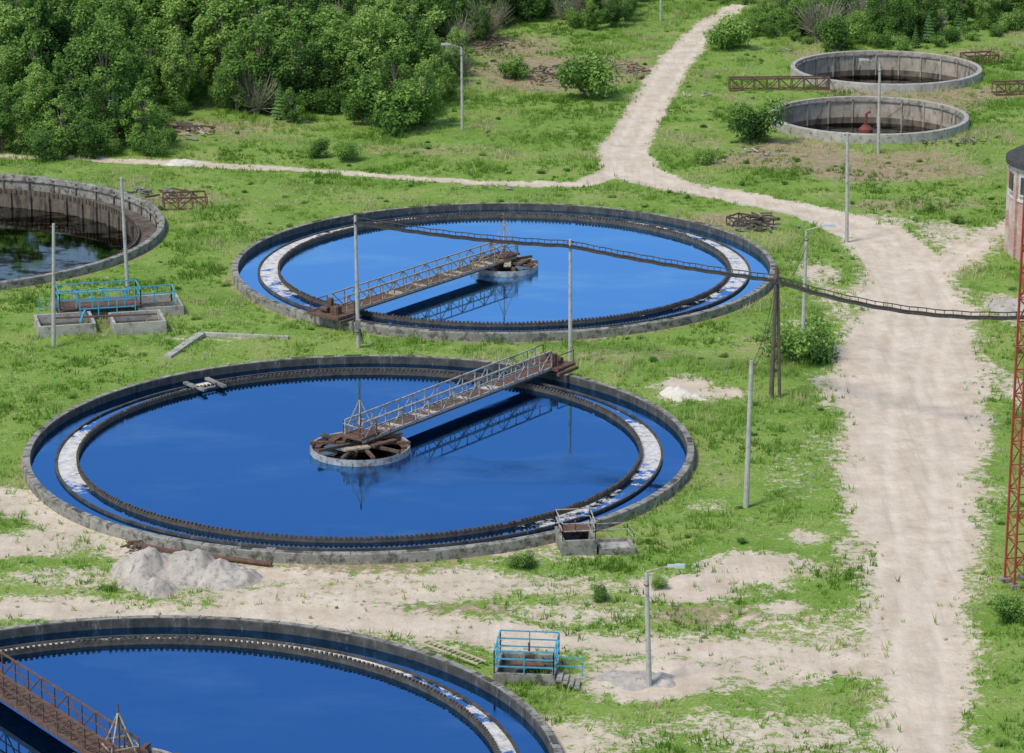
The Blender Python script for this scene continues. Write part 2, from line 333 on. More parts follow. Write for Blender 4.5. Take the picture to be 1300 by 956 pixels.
# ---------------- grass ----------------
NT=190000
gy=rng.uniform(125,362,NT*2); keep=rng.uniform(0,1,NT*2)<(gy*.19+14)/(362*.19+14); gy=gy[keep]
gx=rng.uniform(-1,1,len(gy))*(gy*.176+6)
d,b,_=masks(gx,gy); clump=fbm(gx,gy,.5,21,3); fine=vnoise(gx,gy,1.8,4); big=fbm(gx,gy,.16,61,3)
dens=np.clip(1.05-d*1.6-b*.7,0,1)*(0.25+.75*(fine>.40))*np.where(clump<.41,.2,1)*np.where(big<.42,.5,1)
k=rng.uniform(0,1,len(gx))<np.maximum(dens,.02*(d<.9))
for c,R in TANKS: k&=np.hypot(gx-c.x,gy-c.y)>R+.12
gx,gy,clump=gx[k],gy[k],clump[k]; n=len(gx); nb=5
lush=fbm(gx,gy,.09,31,3)
hh=(.12+.65*np.clip(clump-.40,0,.4)*1.6+.5*np.clip(lush-.45,0,1))*rng.uniform(.6,1.4,n)
base=np.repeat(np.stack([gx,gy,gz(gx,gy)-.03],-1),nb,0); h_=np.repeat(hh,nb)*rng.uniform(.6,1.15,n*nb)
base[:,:2]+=rng.normal(0,.09,(n*nb,2)); a=rng.uniform(0,6.283,n*nb); wd=rng.uniform(.02,.05,n*nb)
lean=rng.normal(0,.35,(n*nb,2))*h_[:,None]
V=np.empty((n*nb,3,3)); V[:,0]=base; V[:,1]=base; V[:,2]=base
V[:,0,0]-=np.cos(a)*wd;V[:,0,1]-=np.sin(a)*wd;V[:,1,0]+=np.cos(a)*wd;V[:,1,1]+=np.sin(a)*wd;V[:,2,:2]+=lean;V[:,2,2]+=h_
bx_,by_=base[:,0],base[:,1]
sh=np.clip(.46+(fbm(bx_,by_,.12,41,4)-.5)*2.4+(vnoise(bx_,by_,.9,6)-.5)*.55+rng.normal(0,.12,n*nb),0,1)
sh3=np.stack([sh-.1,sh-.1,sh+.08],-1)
me=npmesh('grass',V.reshape(-1,3),np.arange(n*nb*3).reshape(-1,3),3,[M['blade']],{'shade':sh3})
scene.collection.objects.link(bpy.data.objects.new('grass',me)); print('grass tris',n*nb)
# ---------------- trees ----------------
def plant_mesh(name,seed,Hh,spread,nl,kind='tree',leaf=.2):
    r=np.random.default_rng(seed); rr=random.Random(seed); mb=MB(); lobes=[]
    if kind=='conifer':
        mb.tube((0,0,0),(0,0,Hh*.95),.12,.02,'bark',6)
        nlv=int(nl); tz=r.uniform(0.08,1,nlv)**.8; a=r.uniform(0,6.283,nlv); ring=(1-tz)*spread*(.55+.45*np.sin(tz*38)**2)*r.uniform(.5,1.05,nlv)**.5
        P=np.stack([np.cos(a)*ring,np.sin(a)*ring,tz*Hh-ring*.25],-1); nrm=np.stack([np.cos(a),np.sin(a),np.full(nlv,.7)],-1); shade=.3+.5*ring/spread+r.normal(0,.12,nlv)
    else:
        nlobe={'tree':24,'bush':13,'twig':9}[kind]
        for i in range(nlobe):
            if kind=='tree':
                zz=Hh*(.16+.74*(i+.5)/nlobe); prof=math.sin(min(1,(zz/Hh-.02)/.97)*math.pi)**.6
                rad=spread*prof*rr.uniform(.2,.85); s=spread*rr.uniform(.2,.42)*(1.1-.55*zz/Hh)
            else:
                zz=Hh*rr.uniform(.22,.72); rad=spread*rr.uniform(0,.75); s=spread*rr.uniform(.2,.45); s=min(s,Hh*.36)
            an=i*2.4+rr.uniform(-.5,.5); lobes.append((rad*math.cos(an),rad*math.sin(an),zz,s,s*rr.uniform(.8,1.3)))
        if kind=='tree':
            lobes.append((0,0,Hh*.9,spread*.22,Hh*.13))
            pts=[(0,0,0)]
            for j in range(1,6): pts.append((rr.uniform(-.15,.15)*j*.5,rr.uniform(-.15,.15)*j*.5,Hh*.85*j/5))
            for j in range(5): mb.tube(pts[j],pts[j+1],.16*(1-j/5.5),.16*(1-(j+1)/5.5),'bark',6)
            for l in lobes: 
                j=min(4,max(0,int(l[2]/Hh*4))); mb.tube(pts[j],(l[0],l[1],l[2]),.06,.02,'bark',4)
        else:
            for l in lobes: mb.tube((rr.uniform(-.2,.2),rr.uniform(-.2,.2),0),(l[0],l[1],l[2]),.04,.012,'bark',4)
        ws=np.array([l[3]**2 for l in lobes]); ws/=ws.sum(); li=r.choice(len(lobes),nl,p=ws); LA=np.array(lobes)[li]
        dv=r.normal(0,1,(nl,3)); dv/=np.linalg.norm(dv,axis=1)[:,None]
        lump=1+.25*np.sin(dv[:,0]*6+LA[:,2]*3)*np.cos(dv[:,1]*7+LA[:,0]*5)+.15*np.sin(dv[:,2]*13+LA[:,1]*4)
        rad=np.clip(1-np.abs(r.normal(0,.28,nl)),.1,1)*lump+(r.uniform(0,1,nl)<.16)*r.uniform(0,.45,nl)
        P=LA[:,:3]+dv*rad[:,None]*np.stack([LA[:,3],LA[:,3],LA[:,4]],-1); P[:,2]=np.maximum(P[:,2],.08)
        nrm=dv+np.array([0,0,.7]); cl=np.random.default_rng(seed+5).normal(0,.12,len(lobes))[li]
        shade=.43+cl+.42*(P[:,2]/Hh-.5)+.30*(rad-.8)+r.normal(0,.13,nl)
        if kind=='twig':
            for i in range(420):
                l=rr.choice(lobes); e=Vector((l[0],l[1],l[2]))+Vector([rr.gauss(0,1) for _ in range(3)])*l[3]*.7; e.z=abs(e.z); mb.tube((l[0]*.4,l[1]*.4,l[2]*.3),e,.025,.01,'twig',3,False)
    nl=len(P); nrm=nrm/np.linalg.norm(nrm,axis=1)[:,None]+r.normal(0,.42,(nl,3)); nrm/=np.linalg.norm(nrm,axis=1)[:,None]
    rv=r.normal(0,1,(nl,3)); u=np.cross(nrm,rv); u/=np.linalg.norm(u,axis=1)[:,None]; v=np.cross(nrm,u)
    s=leaf*r.uniform(.45,1.15,nl)[:,None]
    Q=np.stack([P-u*s*.75,P-v*s*.42,P+u*s*.75,P+v*s*.42],1).reshape(-1,3)
    nb0=len(mb.v); allv=np.concatenate([np.array(mb.v),Q]) if nb0 else Q
    me=bpy.data.meshes.new(name); fs=mb.f+[tuple(x) for x in (np.arange(nl*4).reshape(-1,4)+nb0).tolist()]
    me.from_pydata(allv.tolist(),[],fs)
    for kx in mb.mats: me.materials.append(M[kx])
    me.materials.append(M[{'conifer':'conif','twig':'leaf'}.get(kind,'leaf')])
    me.polygons.foreach_set('material_index',mb.m+[len(mb.mats)]*nl)
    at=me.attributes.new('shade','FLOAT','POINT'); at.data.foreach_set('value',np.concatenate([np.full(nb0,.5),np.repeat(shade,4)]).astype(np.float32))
    me.update(); return me
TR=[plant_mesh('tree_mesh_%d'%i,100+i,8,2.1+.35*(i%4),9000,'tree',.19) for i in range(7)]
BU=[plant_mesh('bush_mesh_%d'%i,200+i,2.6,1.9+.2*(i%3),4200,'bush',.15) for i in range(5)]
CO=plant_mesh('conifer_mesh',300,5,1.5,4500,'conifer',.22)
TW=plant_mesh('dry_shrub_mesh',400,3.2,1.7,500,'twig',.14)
def inst(name,me,p,s,parent=None,sz=None):
    o=bpy.data.objects.new(name,me); scene.collection.objects.link(o); o.location=(p.x,p.y,-.05)
    o.rotation_euler=(random.uniform(-.06,.06),random.uniform(-.06,.06),random.uniform(0,6.28)); o.scale=(s,s,sz or s)
    if parent: o.parent=parent
    return o
def inpoly(x,y,poly):
    c=False;j=len(poly)-1
    for i in range(len(poly)):
        xi,yi=poly[i];xj,yj=poly[j]
        if (yi>y)!=(yj>y) and x<(xj-xi)*(y-yi)/(yj-yi)+xi: c=not c
        j=i
    return c
def edged(x,y,poly):
    m=1e9
    for i in range(len(poly)):
        a=poly[i];b=poly[(i+1)%len(poly)]; dx,dy=b[0]-a[0],b[1]-a[1]; t=max(0,min(1,((x-a[0])*dx+(y-a[1])*dy)/(dx*dx+dy*dy+1e-9))); m=min(m,math.hypot(x-a[0]-t*dx,y-a[1]-t*dy))
    return m
def forest(name,pp,spacing,hmin,hmax,bushw,ntry=9000,dry=.07):
    poly=[(G(a,b).x,G(a,b).y) for a,b in pp]; e=empty(name); pts=[]
    x0=min(p[0] for p in poly);x1=max(p[0] for p in poly);y0=min(p[1] for p in poly);y1=max(p[1] for p in poly)
    grid={}
    for _ in range(ntry):
        x=random.uniform(x0,x1);y=random.uniform(y0,y1)
        if not inpoly(x,y,poly): continue
        g=(int(x//spacing),int(y//spacing))
        if any(math.hypot(x-a,y-b)<spacing for i in(-1,0,1) for j in(-1,0,1) for a,b in grid.get((g[0]+i,g[1]+j),[])): continue
        grid.setdefault(g,[]).append((x,y)); pts.append((x,y))
    for x,y in pts:
        ed=min(1,edged(x,y,poly)/6); nz=float(fbm(np.array([x]),np.array([y]),.07,77,2)[0]); dz=float(fbm(np.array([x]),np.array([y]),.11,97,2)[0])
        if nz<.27 and random.random()<.5: continue
        hgt_=hmin+(hmax-hmin)*ed*min(1.15,max(.2,nz*2.2-.3))*random.uniform(.72,1.15)
        u=random.random(); P=Vector((x,y,0)); dr=dry*(4 if dz>.62 else .5)
        if u<dr: inst('dry_shrub',TW,P,random.uniform(.9,1.7),e)
        elif u<dr+.05: inst('spruce',CO,P,hgt_/5*random.uniform(.5,.8),e)
        elif u<dr+.05+bushw*(1.3-ed): inst('shrub',random.choice(BU),P,random.uniform(.6,1.1)*max(.6,hgt_/5),e)
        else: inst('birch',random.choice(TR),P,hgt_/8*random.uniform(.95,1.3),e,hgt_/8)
    print(name,len(pts))
forest('forest',[(-220,-50),(-220,205),(0,204),(120,204),(205,200),(232,178),(212,152),(270,140),(330,146),(375,158),(430,150),(480,162),(545,160),(580,118),(596,72),(640,48),(700,42),(790,36),(815,5),(825,-50)],2.6,3.2,11,.4)
forest('thicket',[(895,52),(960,50),(1050,60),(1160,66),(1215,58),(1300,44),(1500,40),(1500,-50),(862,-50),(900,5),(960,12),(950,30)],2.3,2.6,6.2,.8,9000,.05)
for (px,py,hpx,kind) in [(335,142,122,0),(415,138,98,1),(505,166,72,2),(540,160,85,0),(380,140,115,1),(300,143,105,0),(460,158,78,1),(747,123,68,2),(222,140,95,0),(170,150,100,1),(45,170,90,0),(655,100,35,3),(955,180,58,3),(925,62,50,3),(1062,64,46,3),(1018,457,62,3),(437,203,30,3),(405,200,26,3),(355,152,48,4),(897,208,22,3),(665,720,24,3),(1283,790,40,3),(130,195,40,3),(60,200,50,3),(190,195,36,3),(760,762,22,3),(1180,268,14,3),(1215,283,16,3),(835,745,18,3)]:
    p=G(px,py); hm=hgt(p,py-hpx)
    if kind==4: inst('spruce_tree',CO,p,hm/5)
    elif kind==3: inst('bush',random.choice(BU),p,hm/2.7)
    elif kind==2: inst('willow_tree',random.choice(BU),p,hm/2.7)
    else: inst('birch_tree',random.choice(TR),p,hm/8)
e=empty('weeds')
for _ in range(620):
    y=random.uniform(135,340); x=random.uniform(-1,1)*(y*.17+4); dd,bb,_t=masks(np.array([x]),np.array([y]))
    if dd[0]>.25 or any(math.hypot(x-c.x,y-c.y)<R+.7 for c,R in TANKS): continue
    o=inst('weed_clump',random.choice(BU),Vector((x,y,0)),random.uniform(.08,.22),e); o.scale.z*=.7
# ---------------- clarifiers ----------------
def gauss(a,m,s): 
    d=(a-m+math.pi)%(2*math.pi)-math.pi; return math.exp(-(d/s)**2)
def clarifier(name,C,foam,rw=16.8,rim=.6,wz=.14,wm='water'):
    e=empty(name,(C.x,C.y,0)); R=R1
    b=MB(); n=240
    b.lathe([(R+.02,-.4),(R,rim-.04),(R-.04,rim)],'conc',n); b.lathe([(R-.04,rim),(R-.42,rim+.005)],'conc',n); b.lathe([(R-.42,rim+.005),(R-.46,rim-.04),(R-.48,-.8)],'concd',n)
    rr=random.Random(int(C.x*10))
    for i in range(60):
        a=2*math.pi*i/60+.02; b.box(((R-.24)*math.cos(a),(R-.24)*math.sin(a),rim+.004),(.50,.04,.02),'concd',a)
        if rr.random()<.3: a+=rr.uniform(.02,.08); b.box(((R-.22)*math.cos(a),(R-.22)*math.sin(a),rim+.01),(.3,rr.uniform(.3,1.2),.03),'concd',a)
    b.build('rim_wall',parent=e,smooth=False)
    b=MB(); b.lathe([(0.01,wz),(rw-.02,wz)],wm,96); b.lathe([(18.12,wz-.03),(R-.46,wz-.03)],wm,160); b.build('water',parent=e)
    b=MB(); b.lathe([(rw-.06,-.5),(rw-.06,wz+.26),(rw+.06,wz+.26),(rw+.06,-.5)],'rustb',n)
    b.lathe([(18.0,-.5),(18.0,wz+.12),(18.14,wz+.12),(18.14,-.5)],'concd',n)
    nt_=380
    for i in range(nt_):
        if rr.random()<.03: continue
        a=2*math.pi*i/nt_; b.box((rw*math.cos(a),rw*math.sin(a),wz+.30+rr.uniform(-.03,.02)),(.15,.14,.15),'rustb' ,a)
    b.build('launder',parent=e)
    b=MB(); n=360; b.lathe([(rw+.05,wz+.02),(18.01,wz+.02)],'foam',n); o=b.build('launder_water',parent=e)
    fo=[]; 
    for i in range(n): fo+= [foam(2*math.pi*i/n)]*2
    at=o.data.attributes.new('foam','FLOAT','POINT'); at.data.foreach_set('value',fo)
    return e
rad=math.radians
clarifier('clarifier_tank',C1,lambda a:1.1*gauss(a,rad(184),rad(20))+1.0*gauss(a,rad(2),rad(20))+.6*gauss(a,rad(-42),rad(14))+.45*gauss(a,rad(128),rad(10)))
clarifier('clarifier_tank',C2,lambda a:.30+.6*gauss(a,rad(165),rad(36))+.5*gauss(a,rad(5),rad(32))-.35*gauss(a,rad(-90),rad(40)),16.6,wm='water2')
clarifier('clarifier_tank',C4,lambda a:.55+.15*math.sin(a*7),17.1,wm='water')
b=MB(); a=rad(128); 
for da in(-.045,.045): b.beam((16.0*math.cos(a+da),16.0*math.sin(a+da),.42),(18.3*math.cos(a+da),18.3*math.sin(a+da),.42),.3,.14,'conc')
b.box((17.2*math.cos(a),17.2*math.sin(a),.32),(1.0,1.0,.08),'white',a)
b.build('outlet_box',(C1.x,C1.y,0))
def empty_tank(name,C,R,rim,wz,ledge=False):
    e=empty(name,(C.x,C.y,0)); n=200; b=MB()
    b.lathe([(R+.02,-.4),(R,rim-.03),(R-.03,rim)],'concl' if not ledge else 'conc',n); b.lathe([(R-.03,rim),(R-.42,rim+.004)],'concl' if not ledge else 'conc',n)
    wi='walld' if ledge else 'wallin'
    b.lathe([(R-.42,rim+.004),(R-.45,rim-.04),(R-.5,wz+.55)],'conc' if ledge else wi,n); b.lathe([(R-.5,wz+.55),(R-.5,wz-.6)],'walld',n)
    np_=int(R*2.6)
    for i in range(np_):
        a=2*math.pi*i/np_; rr=R-.53; b.box((rr*math.cos(a),rr*math.sin(a),(rim+wz)/2-.05),(.12,.12,rim-wz-.15),wi,a)
    b.lathe([(R-.45,rim-.28),(R-.6,rim-.28),(R-.6,rim-.42),(R-.45,rim-.42)],'conc',n)
    if ledge:
        b.lathe([(R-.45,-.55),(R-2.0,-.55)],'walld',n); b.lathe([(R-2.0,-.55),(R-2.0,-.25),(R-2.14,-.25),(R-2.14,-1.9)],'walld',n)
        for i in range(240):
            a=2*math.pi*i/240; rr=R-2.18; b.box((rr*math.cos(a),rr*math.sin(a),-.30),(.08,.22,.35),'rustb',a)
        for i in range(60):
            a=2*math.pi*i/60; rr=R-2.24; b.box((rr*math.cos(a),rr*math.sin(a),-1.3),(.16,.22,1.5),'walld',a)
    b.build('rim_wall',parent=e); b=MB(); b.lathe([(0.01,wz),(R-.45,wz)],'waterd',96); b.build('water',parent=e); return e
empty_tank('drained_clarifier_tank',C3,R1,.6,-1.7,True)
empty_tank('round_sludge_tank',T1,9.3,.85,-1.6); empty_tank('round_sludge_tank',T2,9.0,.85,-1.6)
# ---------------- scraper bridges ----------------
def bridge(name,C,ang,r0,r1,col,deckz=1.0,w=1.3,th=1.15,feedr=3.0,mast=2.2):
    e=empty(name,(C.x,C.y,0)); e.rotation_euler=(0,0,ang); b=MB(); n=int((r1-r0)/1.25); L=(r1-r0)/n
    for s in(-1,1):
        y=s*w/2
        b.beam((r0,y,deckz),(r1,y,deckz),.10,.16,col); b.beam((r0,y,deckz+th),(r1,y,deckz+th),.08,.08,col); b.beam((r0,y,deckz+th*.5),(r1,y,deckz+th*.5),.045,.045,col)
        b.beam((r0,y,deckz-.14),(r1,y,deckz-.14),.09,.1,'rust')
        for i in range(n+1):
            x=r0+i*L; b.beam((x,y,deckz),(x,y,deckz+th),.06,.06,col)
            if i<n:
                if i%2==0: b.beam((x,y,deckz),(x+L,y,deckz+th),.05,.05,col)
                else: b.beam((x,y,deckz+th),(x+L,y,deckz),.05,.05,col)
    nd=int((r1-r0)/.5); rr=random.Random(5)
    for i in range(nd): b.box((r0+(i+.5)*(r1-r0)/nd,0,deckz+.03),((r1-r0)/nd-.06,w-.12,.04),rr.choice([col,'rust','rust','rustb']))
    b.box(((r0+r1)/2,0,deckz-.2),(r1-r0,w-.2,.05),'rustb')
    b.build('truss_walkway',parent=e)
    b=MB(); b.box((20.0,0,.98),(2.0,2.6,.18),'rust'); 
    for y in(-1.1,1.1):
        b.tube((19.7,y-.12,.80),(19.7,y+.12,.80),.20,.20,'black',16); b.beam((19.7,y,.8),(19.7,y,1.1),.14,.14,'rust')
    b.box((20.2,.5,1.35),(.6,.5,.55),'rust'); b.tube((20.3,-.7,1.3),(20.3,-.1,1.3),.2,.2,'rustb',10); b.box((19.5,-.6,1.5),(.3,.4,.8),'rust')
    for y in(-1.2,1.2): b.beam((19.1,y,1.9),(20.9,y,1.9),.05,.05,'rust'); b.beam((19.1,y,1),(19.1,y,1.9),.05,.05,'rust'); b.beam((20.9,y,1),(20.9,y,1.9),.05,.05,'rust')
    b.beam((18.4,-1.7,.9),(20.6,-1.7,.9),.2,.2,'rust'); b.beam((19.0,1.7,.86),(21.2,1.6,.86),.16,.16,'rustb')
    b.build('drive_carriage',parent=e)
    b=MB(); b.lathe([(feedr-.12,-.3),(feedr-.12,.50),(feedr,.54),(feedr+.04,-.3)],'well',72); b.lathe([(feedr-.55,.3),(feedr-.12,.3)],'rust',72)
    b.lathe([(0.01,.22),(feedr-.1,.22)],'waterd',48)
    for i in range(5):
        a=i*math.pi/5+.3; b.beam((-feedr*math.cos(a),-feedr*math.sin(a),.6+.03*i),(feedr*math.cos(a),feedr*math.sin(a),.6+.03*i),.2,.16,'rust' if i%2 else 'rustb')
    b.tube((0,0,-.5),(0,0,1.3),.45,.45,'rust',16); b.box((0,0,1.2),(1.8,1.6,.12),'rust'); b.box((.8,.9,.85),(2.0,.5,.1),'beige',.6); b.box((-1.3,-.7,.8),(1.7,.5,.1),'beige',-.5); b.box((-.3,1.5,.82),(1.6,.4,.1),'rust',.2); b.box((.4,-1.5,.86),(1.8,.35,.1),'rust',-.2)
    for i in range(4):
        a=i*math.pi/2+.6; b.beam((1.0*math.cos(a),1.0*math.sin(a),1.2),(0,0,1.2+mast),.06,.06,'beige')
        a2=a+math.pi/2; b.beam((1.0*math.cos(a),1.0*math.sin(a),1.9),(1.0*math.cos(a2),1.0*math.sin(a2),1.9),.05,.05,'beige'); b.beam((1.0*math.cos(a),1.0*math.sin(a),1.2),(1.0*math.cos(a),1.0*math.sin(a),2.1),.05,.05,'rust')
    b.tube((0,0,1.2),(0,0,1.6+mast),.06,.05,'rust',6)
    b.build('feed_well',parent=e)
    return e
pe=G(688,466,1.0); a1=math.atan2(pe.y-C1.y,pe.x-C1.x); bridge('scraper_bridge',C1,a1,-.6,19.2,'galv')
pe=G(440,392,1.0); a2=math.atan2(pe.y-C2.y,pe.x-C2.x); bridge('scraper_bridge',C2,a2,-.6,19.2,'beige',feedr=2.5,mast=2.6)
pe=G(-20,856,1.0); a3=math.atan2(pe.y-C4.y,pe.x-C4.x); bridge('scraper_bridge',C4,a3,-.6,19.2,'rust',feedr=3)
# ---------------- poles ----------------
def pole(name,bx,by,tx,ty,lamp=None,mat='pole',r=.15,extra=False):
    p=G(bx,by); z=hgt(p,ty); x=xat(p,z,tx)-p.x; b=MB(); top=Vector((x,0,z)); b.tube((0,0,-.2),top,r,r*.68,mat,10)
    if lamp is not None:
        d=Vector((lamp,-.2,0)).normalized(); q=top+Vector((0,0,.1)); b.tube(top-Vector((0,0,.5)),q,.05,.05,'galv',6)
        e=q+d*1.1+Vector((0,0,.35)); b.tube(q,e,.035,.035,'galv',6)
        b.beam(e-d*.1,e+d*.28+Vector((0,0,.04)),.18,.12,'lamp'); b.beam(e+d*.28+Vector((0,0,.03)),e+d*.75+Vector((0,0,.05)),.28,.16,'lamp')
        b.tube(top-Vector((0,0,.6)),top-Vector((0,0,.55)),.14,.14,'rust',8)
    else: b.beam(top+Vector((-.25,0,-.2)),top+Vector((.25,0,-.2)),.07,.07,'rust')
    if extra:
        b.tube((.55,.1,-.2),top+Vector((.12,.1,-1.2)),.11,.09,mat,8); b.beam(top+Vector((-.5,0,-.8)),top+Vector((.5,0,-.8)),.1,.12,mat)
    b.build(name,(p.x,p.y,0)); return p+Vector((x,0,z))
pole('street_lamp',73,118,72,34,-.6); pole('street_lamp',587,165,586,62,-.8)
pole('utility_pole',68,440,68,284); pole('utility_pole',163,382,154,225)
A=pole('utility_pole',455,441,451,274)
B_=pole('utility_pole',724,460,724,304); Cc=pole('wooden_utility_pole',979,505,986,338,mat='wood',r=.17,extra=True)
P8=pole('street_lamp',1018,457,1024,294,1); pole('utility_pole',1075,306,1076,168); pole('street_lamp',1115,196,1117,82,-.9)
P11=pole('utility_pole',947,643,954,458,r=.17); pole('street_lamp',824,868,821,728,1); pole('street_lamp',839,26,839,-60,1)
b=MB()
def wire(p,q,sag,r=.018,n=14):
    P=[p.lerp(q,i/n)-Vector((0,0,4*sag*(i/n)*(1-i/n))) for i in range(n+1)]
    for u,v in zip(P[:-1],P[1:]): b.tube(u,v,r,r,'black',4,False)
wire(P11-Vector((0,0,.3)),Cc-Vector((0,0,.8)),.8); wire(P11-Vector((0,0,.4)),Cc-Vector((0,0,1.6)),1.2); wire(P8-Vector((0,0,.3)),Cc-Vector((0,0,.6)),.4); wire(P8-Vector((0,0,1.0)),Cc-Vector((0,0,1.4)),.7)
b.build('overhead_wires')
b=MB(); b.box((0,-.22,1.7),(.35,.22,.6),'conc'); b.beam((-.35,-.2,1.1),(.35,-.2,1.1),.06,.06,'rust'); b.beam((-.3,-.2,.9),(-.3,-.2,2.4),.05,.05,'rust')
for i in range(3): b.tube((.12-.05*i,-.17,1.9),(.2+.1*i,-.2,.3),.025,.025,'black',5)
o=b.build('switch_box',(G(455,441).x,G(455,441).y,0))
pE=G(1352,600); zE=hgt(pE,400); Dd=Vector((pE.x,pE.y,zE)); 
b=MB(); b.tube((0,0,-.2),(0,0,zE+.5),.17,.12,'wood',10); b.beam((-.5,0,zE),(.5,0,zE),.1,.12,'wood'); b.build('wooden_utility_pole',(pE.x,pE.y,0))
b=MB()
def span(p,q,sag,n):
    P=[]
    for i in range(n+1):
        t=i/n; r=p.lerp(q,t); r.z-=4*sag*t*(1-t)+.02*math.sin(i*1.7); P.append(r)
    d=(q-p).normalized(); s=Vector((-d.y,d.x,0)).normalized()*.2
    for i in range(n):
        b.beam(P[i]+s,P[i+1]+s,.07,.13,'tray'); b.beam(P[i]-s,P[i+1]-s,.07,.13,'tray'); b.beam(P[i]-s,P[i]+s,.05,.05,'tray')
        b.tube(P[i]+Vector((0,0,.05)),P[i+1]+Vector((0,0,.05)),.09,.09,'black',6,False); b.tube(P[i]+s*.55+Vector((0,0,.03)),P[i+1]+s*.55+Vector((0,0,.03)),.06,.06,'black',5,False)
        b.beam(P[i],P[i]+Vector((0,0,.36)),.04,.04,'tray')
    for i in range(n): b.tube(P[i]+Vector((0,0,.36)),P[i+1]+Vector((0,0,.36)),.035,.035,'tray',4,False)
dz=Vector((0,0,.45)); span(A-dz,B_-dz,.25,34); span(B_-dz,Cc-Vector((0,0,.95)),.15,34); span(Cc-Vector((0,0,.95)),Dd,1.0,34)
b.build('overhead_cable_tray')
# ---------------- red lattice tower ----------------
def lattice(name,p,w0,w1,hh,mat,step=1.3,t=.08):
    b=MB(); n=int(hh/step)
    def c(i,s): 
        z=i*step; ww=w0+(w1-w0)*z/hh; return Vector((s[0]*ww/2,s[1]*ww/2,z))
    S=[(-1,-1),(1,-1),(1,1),(-1,1)]
    for i in range(n):
        for j in range(4):
            a,d=S[j],S[(j+1)%4]; b.beam(c(i,a),c(i+1,a),t*1.3,t*1.3,mat); b.beam(c(i,a),c(i,d),t*.7,t*.7,mat); b.beam(c(i,a),c(i+1,d),t*.7,t*.7,mat) if i%2 else b.beam(c(i,d),c(i+1,a),t*.7,t*.7,mat)
    for s in S: b.box((s[0]*w0/2,s[1]*w0/2,.1),(.5,.5,.3),'conc')
    b.build(name,(p.x,p.y,0)).rotation_euler=(0,0,.3)
lattice('lattice_mast',G(1294,742),1.15,.8,30,'red')
# ---------------- round brick building ----------------
p=G(1363,322); zt=7.0; b=MB(); Rb=5.0
b.lathe([(Rb,-.2),(Rb,4.4)],'brick',96); b.lathe([(Rb,4.4),(Rb+.1,4.45),(Rb+.1,4.6),(Rb,4.65),(Rb,zt)],'plaster',96); b.lathe([(Rb,zt),(Rb+.35,zt+.02),(Rb+.35,zt+.4),(Rb-.2,zt+.7),(0.01,zt+1.4)],'roof',96)
for i in range(14):
    a=2*math.pi*i/14+.1
    b.box(((Rb+.01)*math.cos(a),(Rb+.01)*math.sin(a),5.7),(.14,1.0,1.3),'glass',a); b.box(((Rb+.06)*math.cos(a),(Rb+.06)*math.sin(a),5.0),(.22,1.2,.1),'plaster',a)
    b.box(((Rb+.04)*math.cos(a+.22),(Rb+.04)*math.sin(a+.22),3.3),(.3,.45,6.6),'brick',a+.22)
b.build('round_brick_building',(p.x,p.y,0))
# ---------------- helper structures ----------------
def basin(b,c,sx,sy,h,rot,mat='concl',inner='concd',t=.18):
    R=Matrix.Rotation(rot,3,'Z'); c=Vector(c)
    for o,s in (((0,-(sy-t)/2),(sx,t)),((0,(sy-t)/2),(sx,t)),((-(sx-t)/2,0),(t,sy-2*t-.004)),(((sx-t)/2,0),(t,sy-2*t-.004))):
        q=c+R@Vector((o[0],o[1],h/2-.1)); b.box(q,(s[0],s[1],h+.2),mat,rot)
    b.box(c+Vector((0,0,.12)),(sx-2*t,sy-2*t,.1),inner,rot)
def rail(b,pts,z0,h,mat,close=False,t=.05,rails=(1,.55)):
    pts=[Vector(p) for p in pts]+([Vector(pts[0])] if close else [])
    for p,q in zip(pts[:-1],pts[1:]):
        n=max(1,int((q-p).length/1.1))
        for r in rails: b.beam(p+Vector((0,0,z0+h*r)),q+Vector((0,0,z0+h*r)),t,t,mat)
        for i in range(n+1): x=p.lerp(q,i/n); b.beam(x+Vector((0,0,z0)),x+Vector((0,0,z0+h)),t,t,mat)
p0=G(140,408); b=MB(); rot=rad(14); R=Matrix.Rotation(rot,3,'Z')
def lp(x,y,z=0): return R@Vector((x,y,z))
basin(b,lp(-3.3,-1.6),3.9,3.4,.8,rot,'concl'); basin(b,lp(1.6,-2.2),3.6,3.2,.8,rot,'concl'); basin(b,lp(3.6,2.2),3.2,3.6,.7,rot); basin(b,lp(-1.0,2.6),5.4,3.6,.5,rot,'conc')
b.box(lp(-.6,1.6,.95),(5.6,2.6,.10),'rust',rot)
rail(b,[lp(-3.4,.3),lp(2.2,.3),lp(2.2,2.9),lp(-3.4,2.9)],1.0,1.1,'blue',True,.07); rail(b,[lp(-2.2,-1.4),lp(1.6,-1.4)],.7,1.2,'blue',False,.07); rail(b,[lp(2.2,2.0),lp(4.6,2.2),lp(4.6,.6)],.6,1.2,'blue',False,.07)
rail(b,[lp(-4.8,.9),lp(-3.4,.9)],.4,1.2,'blue')
for i in range(3): b.tube(lp(-2+i*1.7,1.6,.9),lp(-2+i*1.7,1.6,1.9),.06,.06,'blue',6); b.lathe([(.22,1.9),(.28,1.93),(.22,1.96)],'blue',14,(lp(-2+i*1.7,1.6).x,lp(-2+i*1.7,1.6).y))
b.beam(lp(-4,-1.4,.86),lp(3,-2.0,.86),.2,.08,'rust'); b.beam(lp(-2.4,-3,.9),lp(-1.5,1,.9),.12,.12,'blue')
b.build('valve_chamber',(p0.x,p0.y,0))
p0=G(752,697); b=MB(); rot=rad(8); R=Matrix.Rotation(rot,3,'Z')
basin(b,lp(-.9,.2),1.9,2.6,.9,rot,'conc','rust'); basin(b,lp(1.2,-.2),2.0,1.8,.35,rot,'conc','concl')
b.box(lp(-.9,.9,.93),(1.7,1.0,.08),'rust',rot)
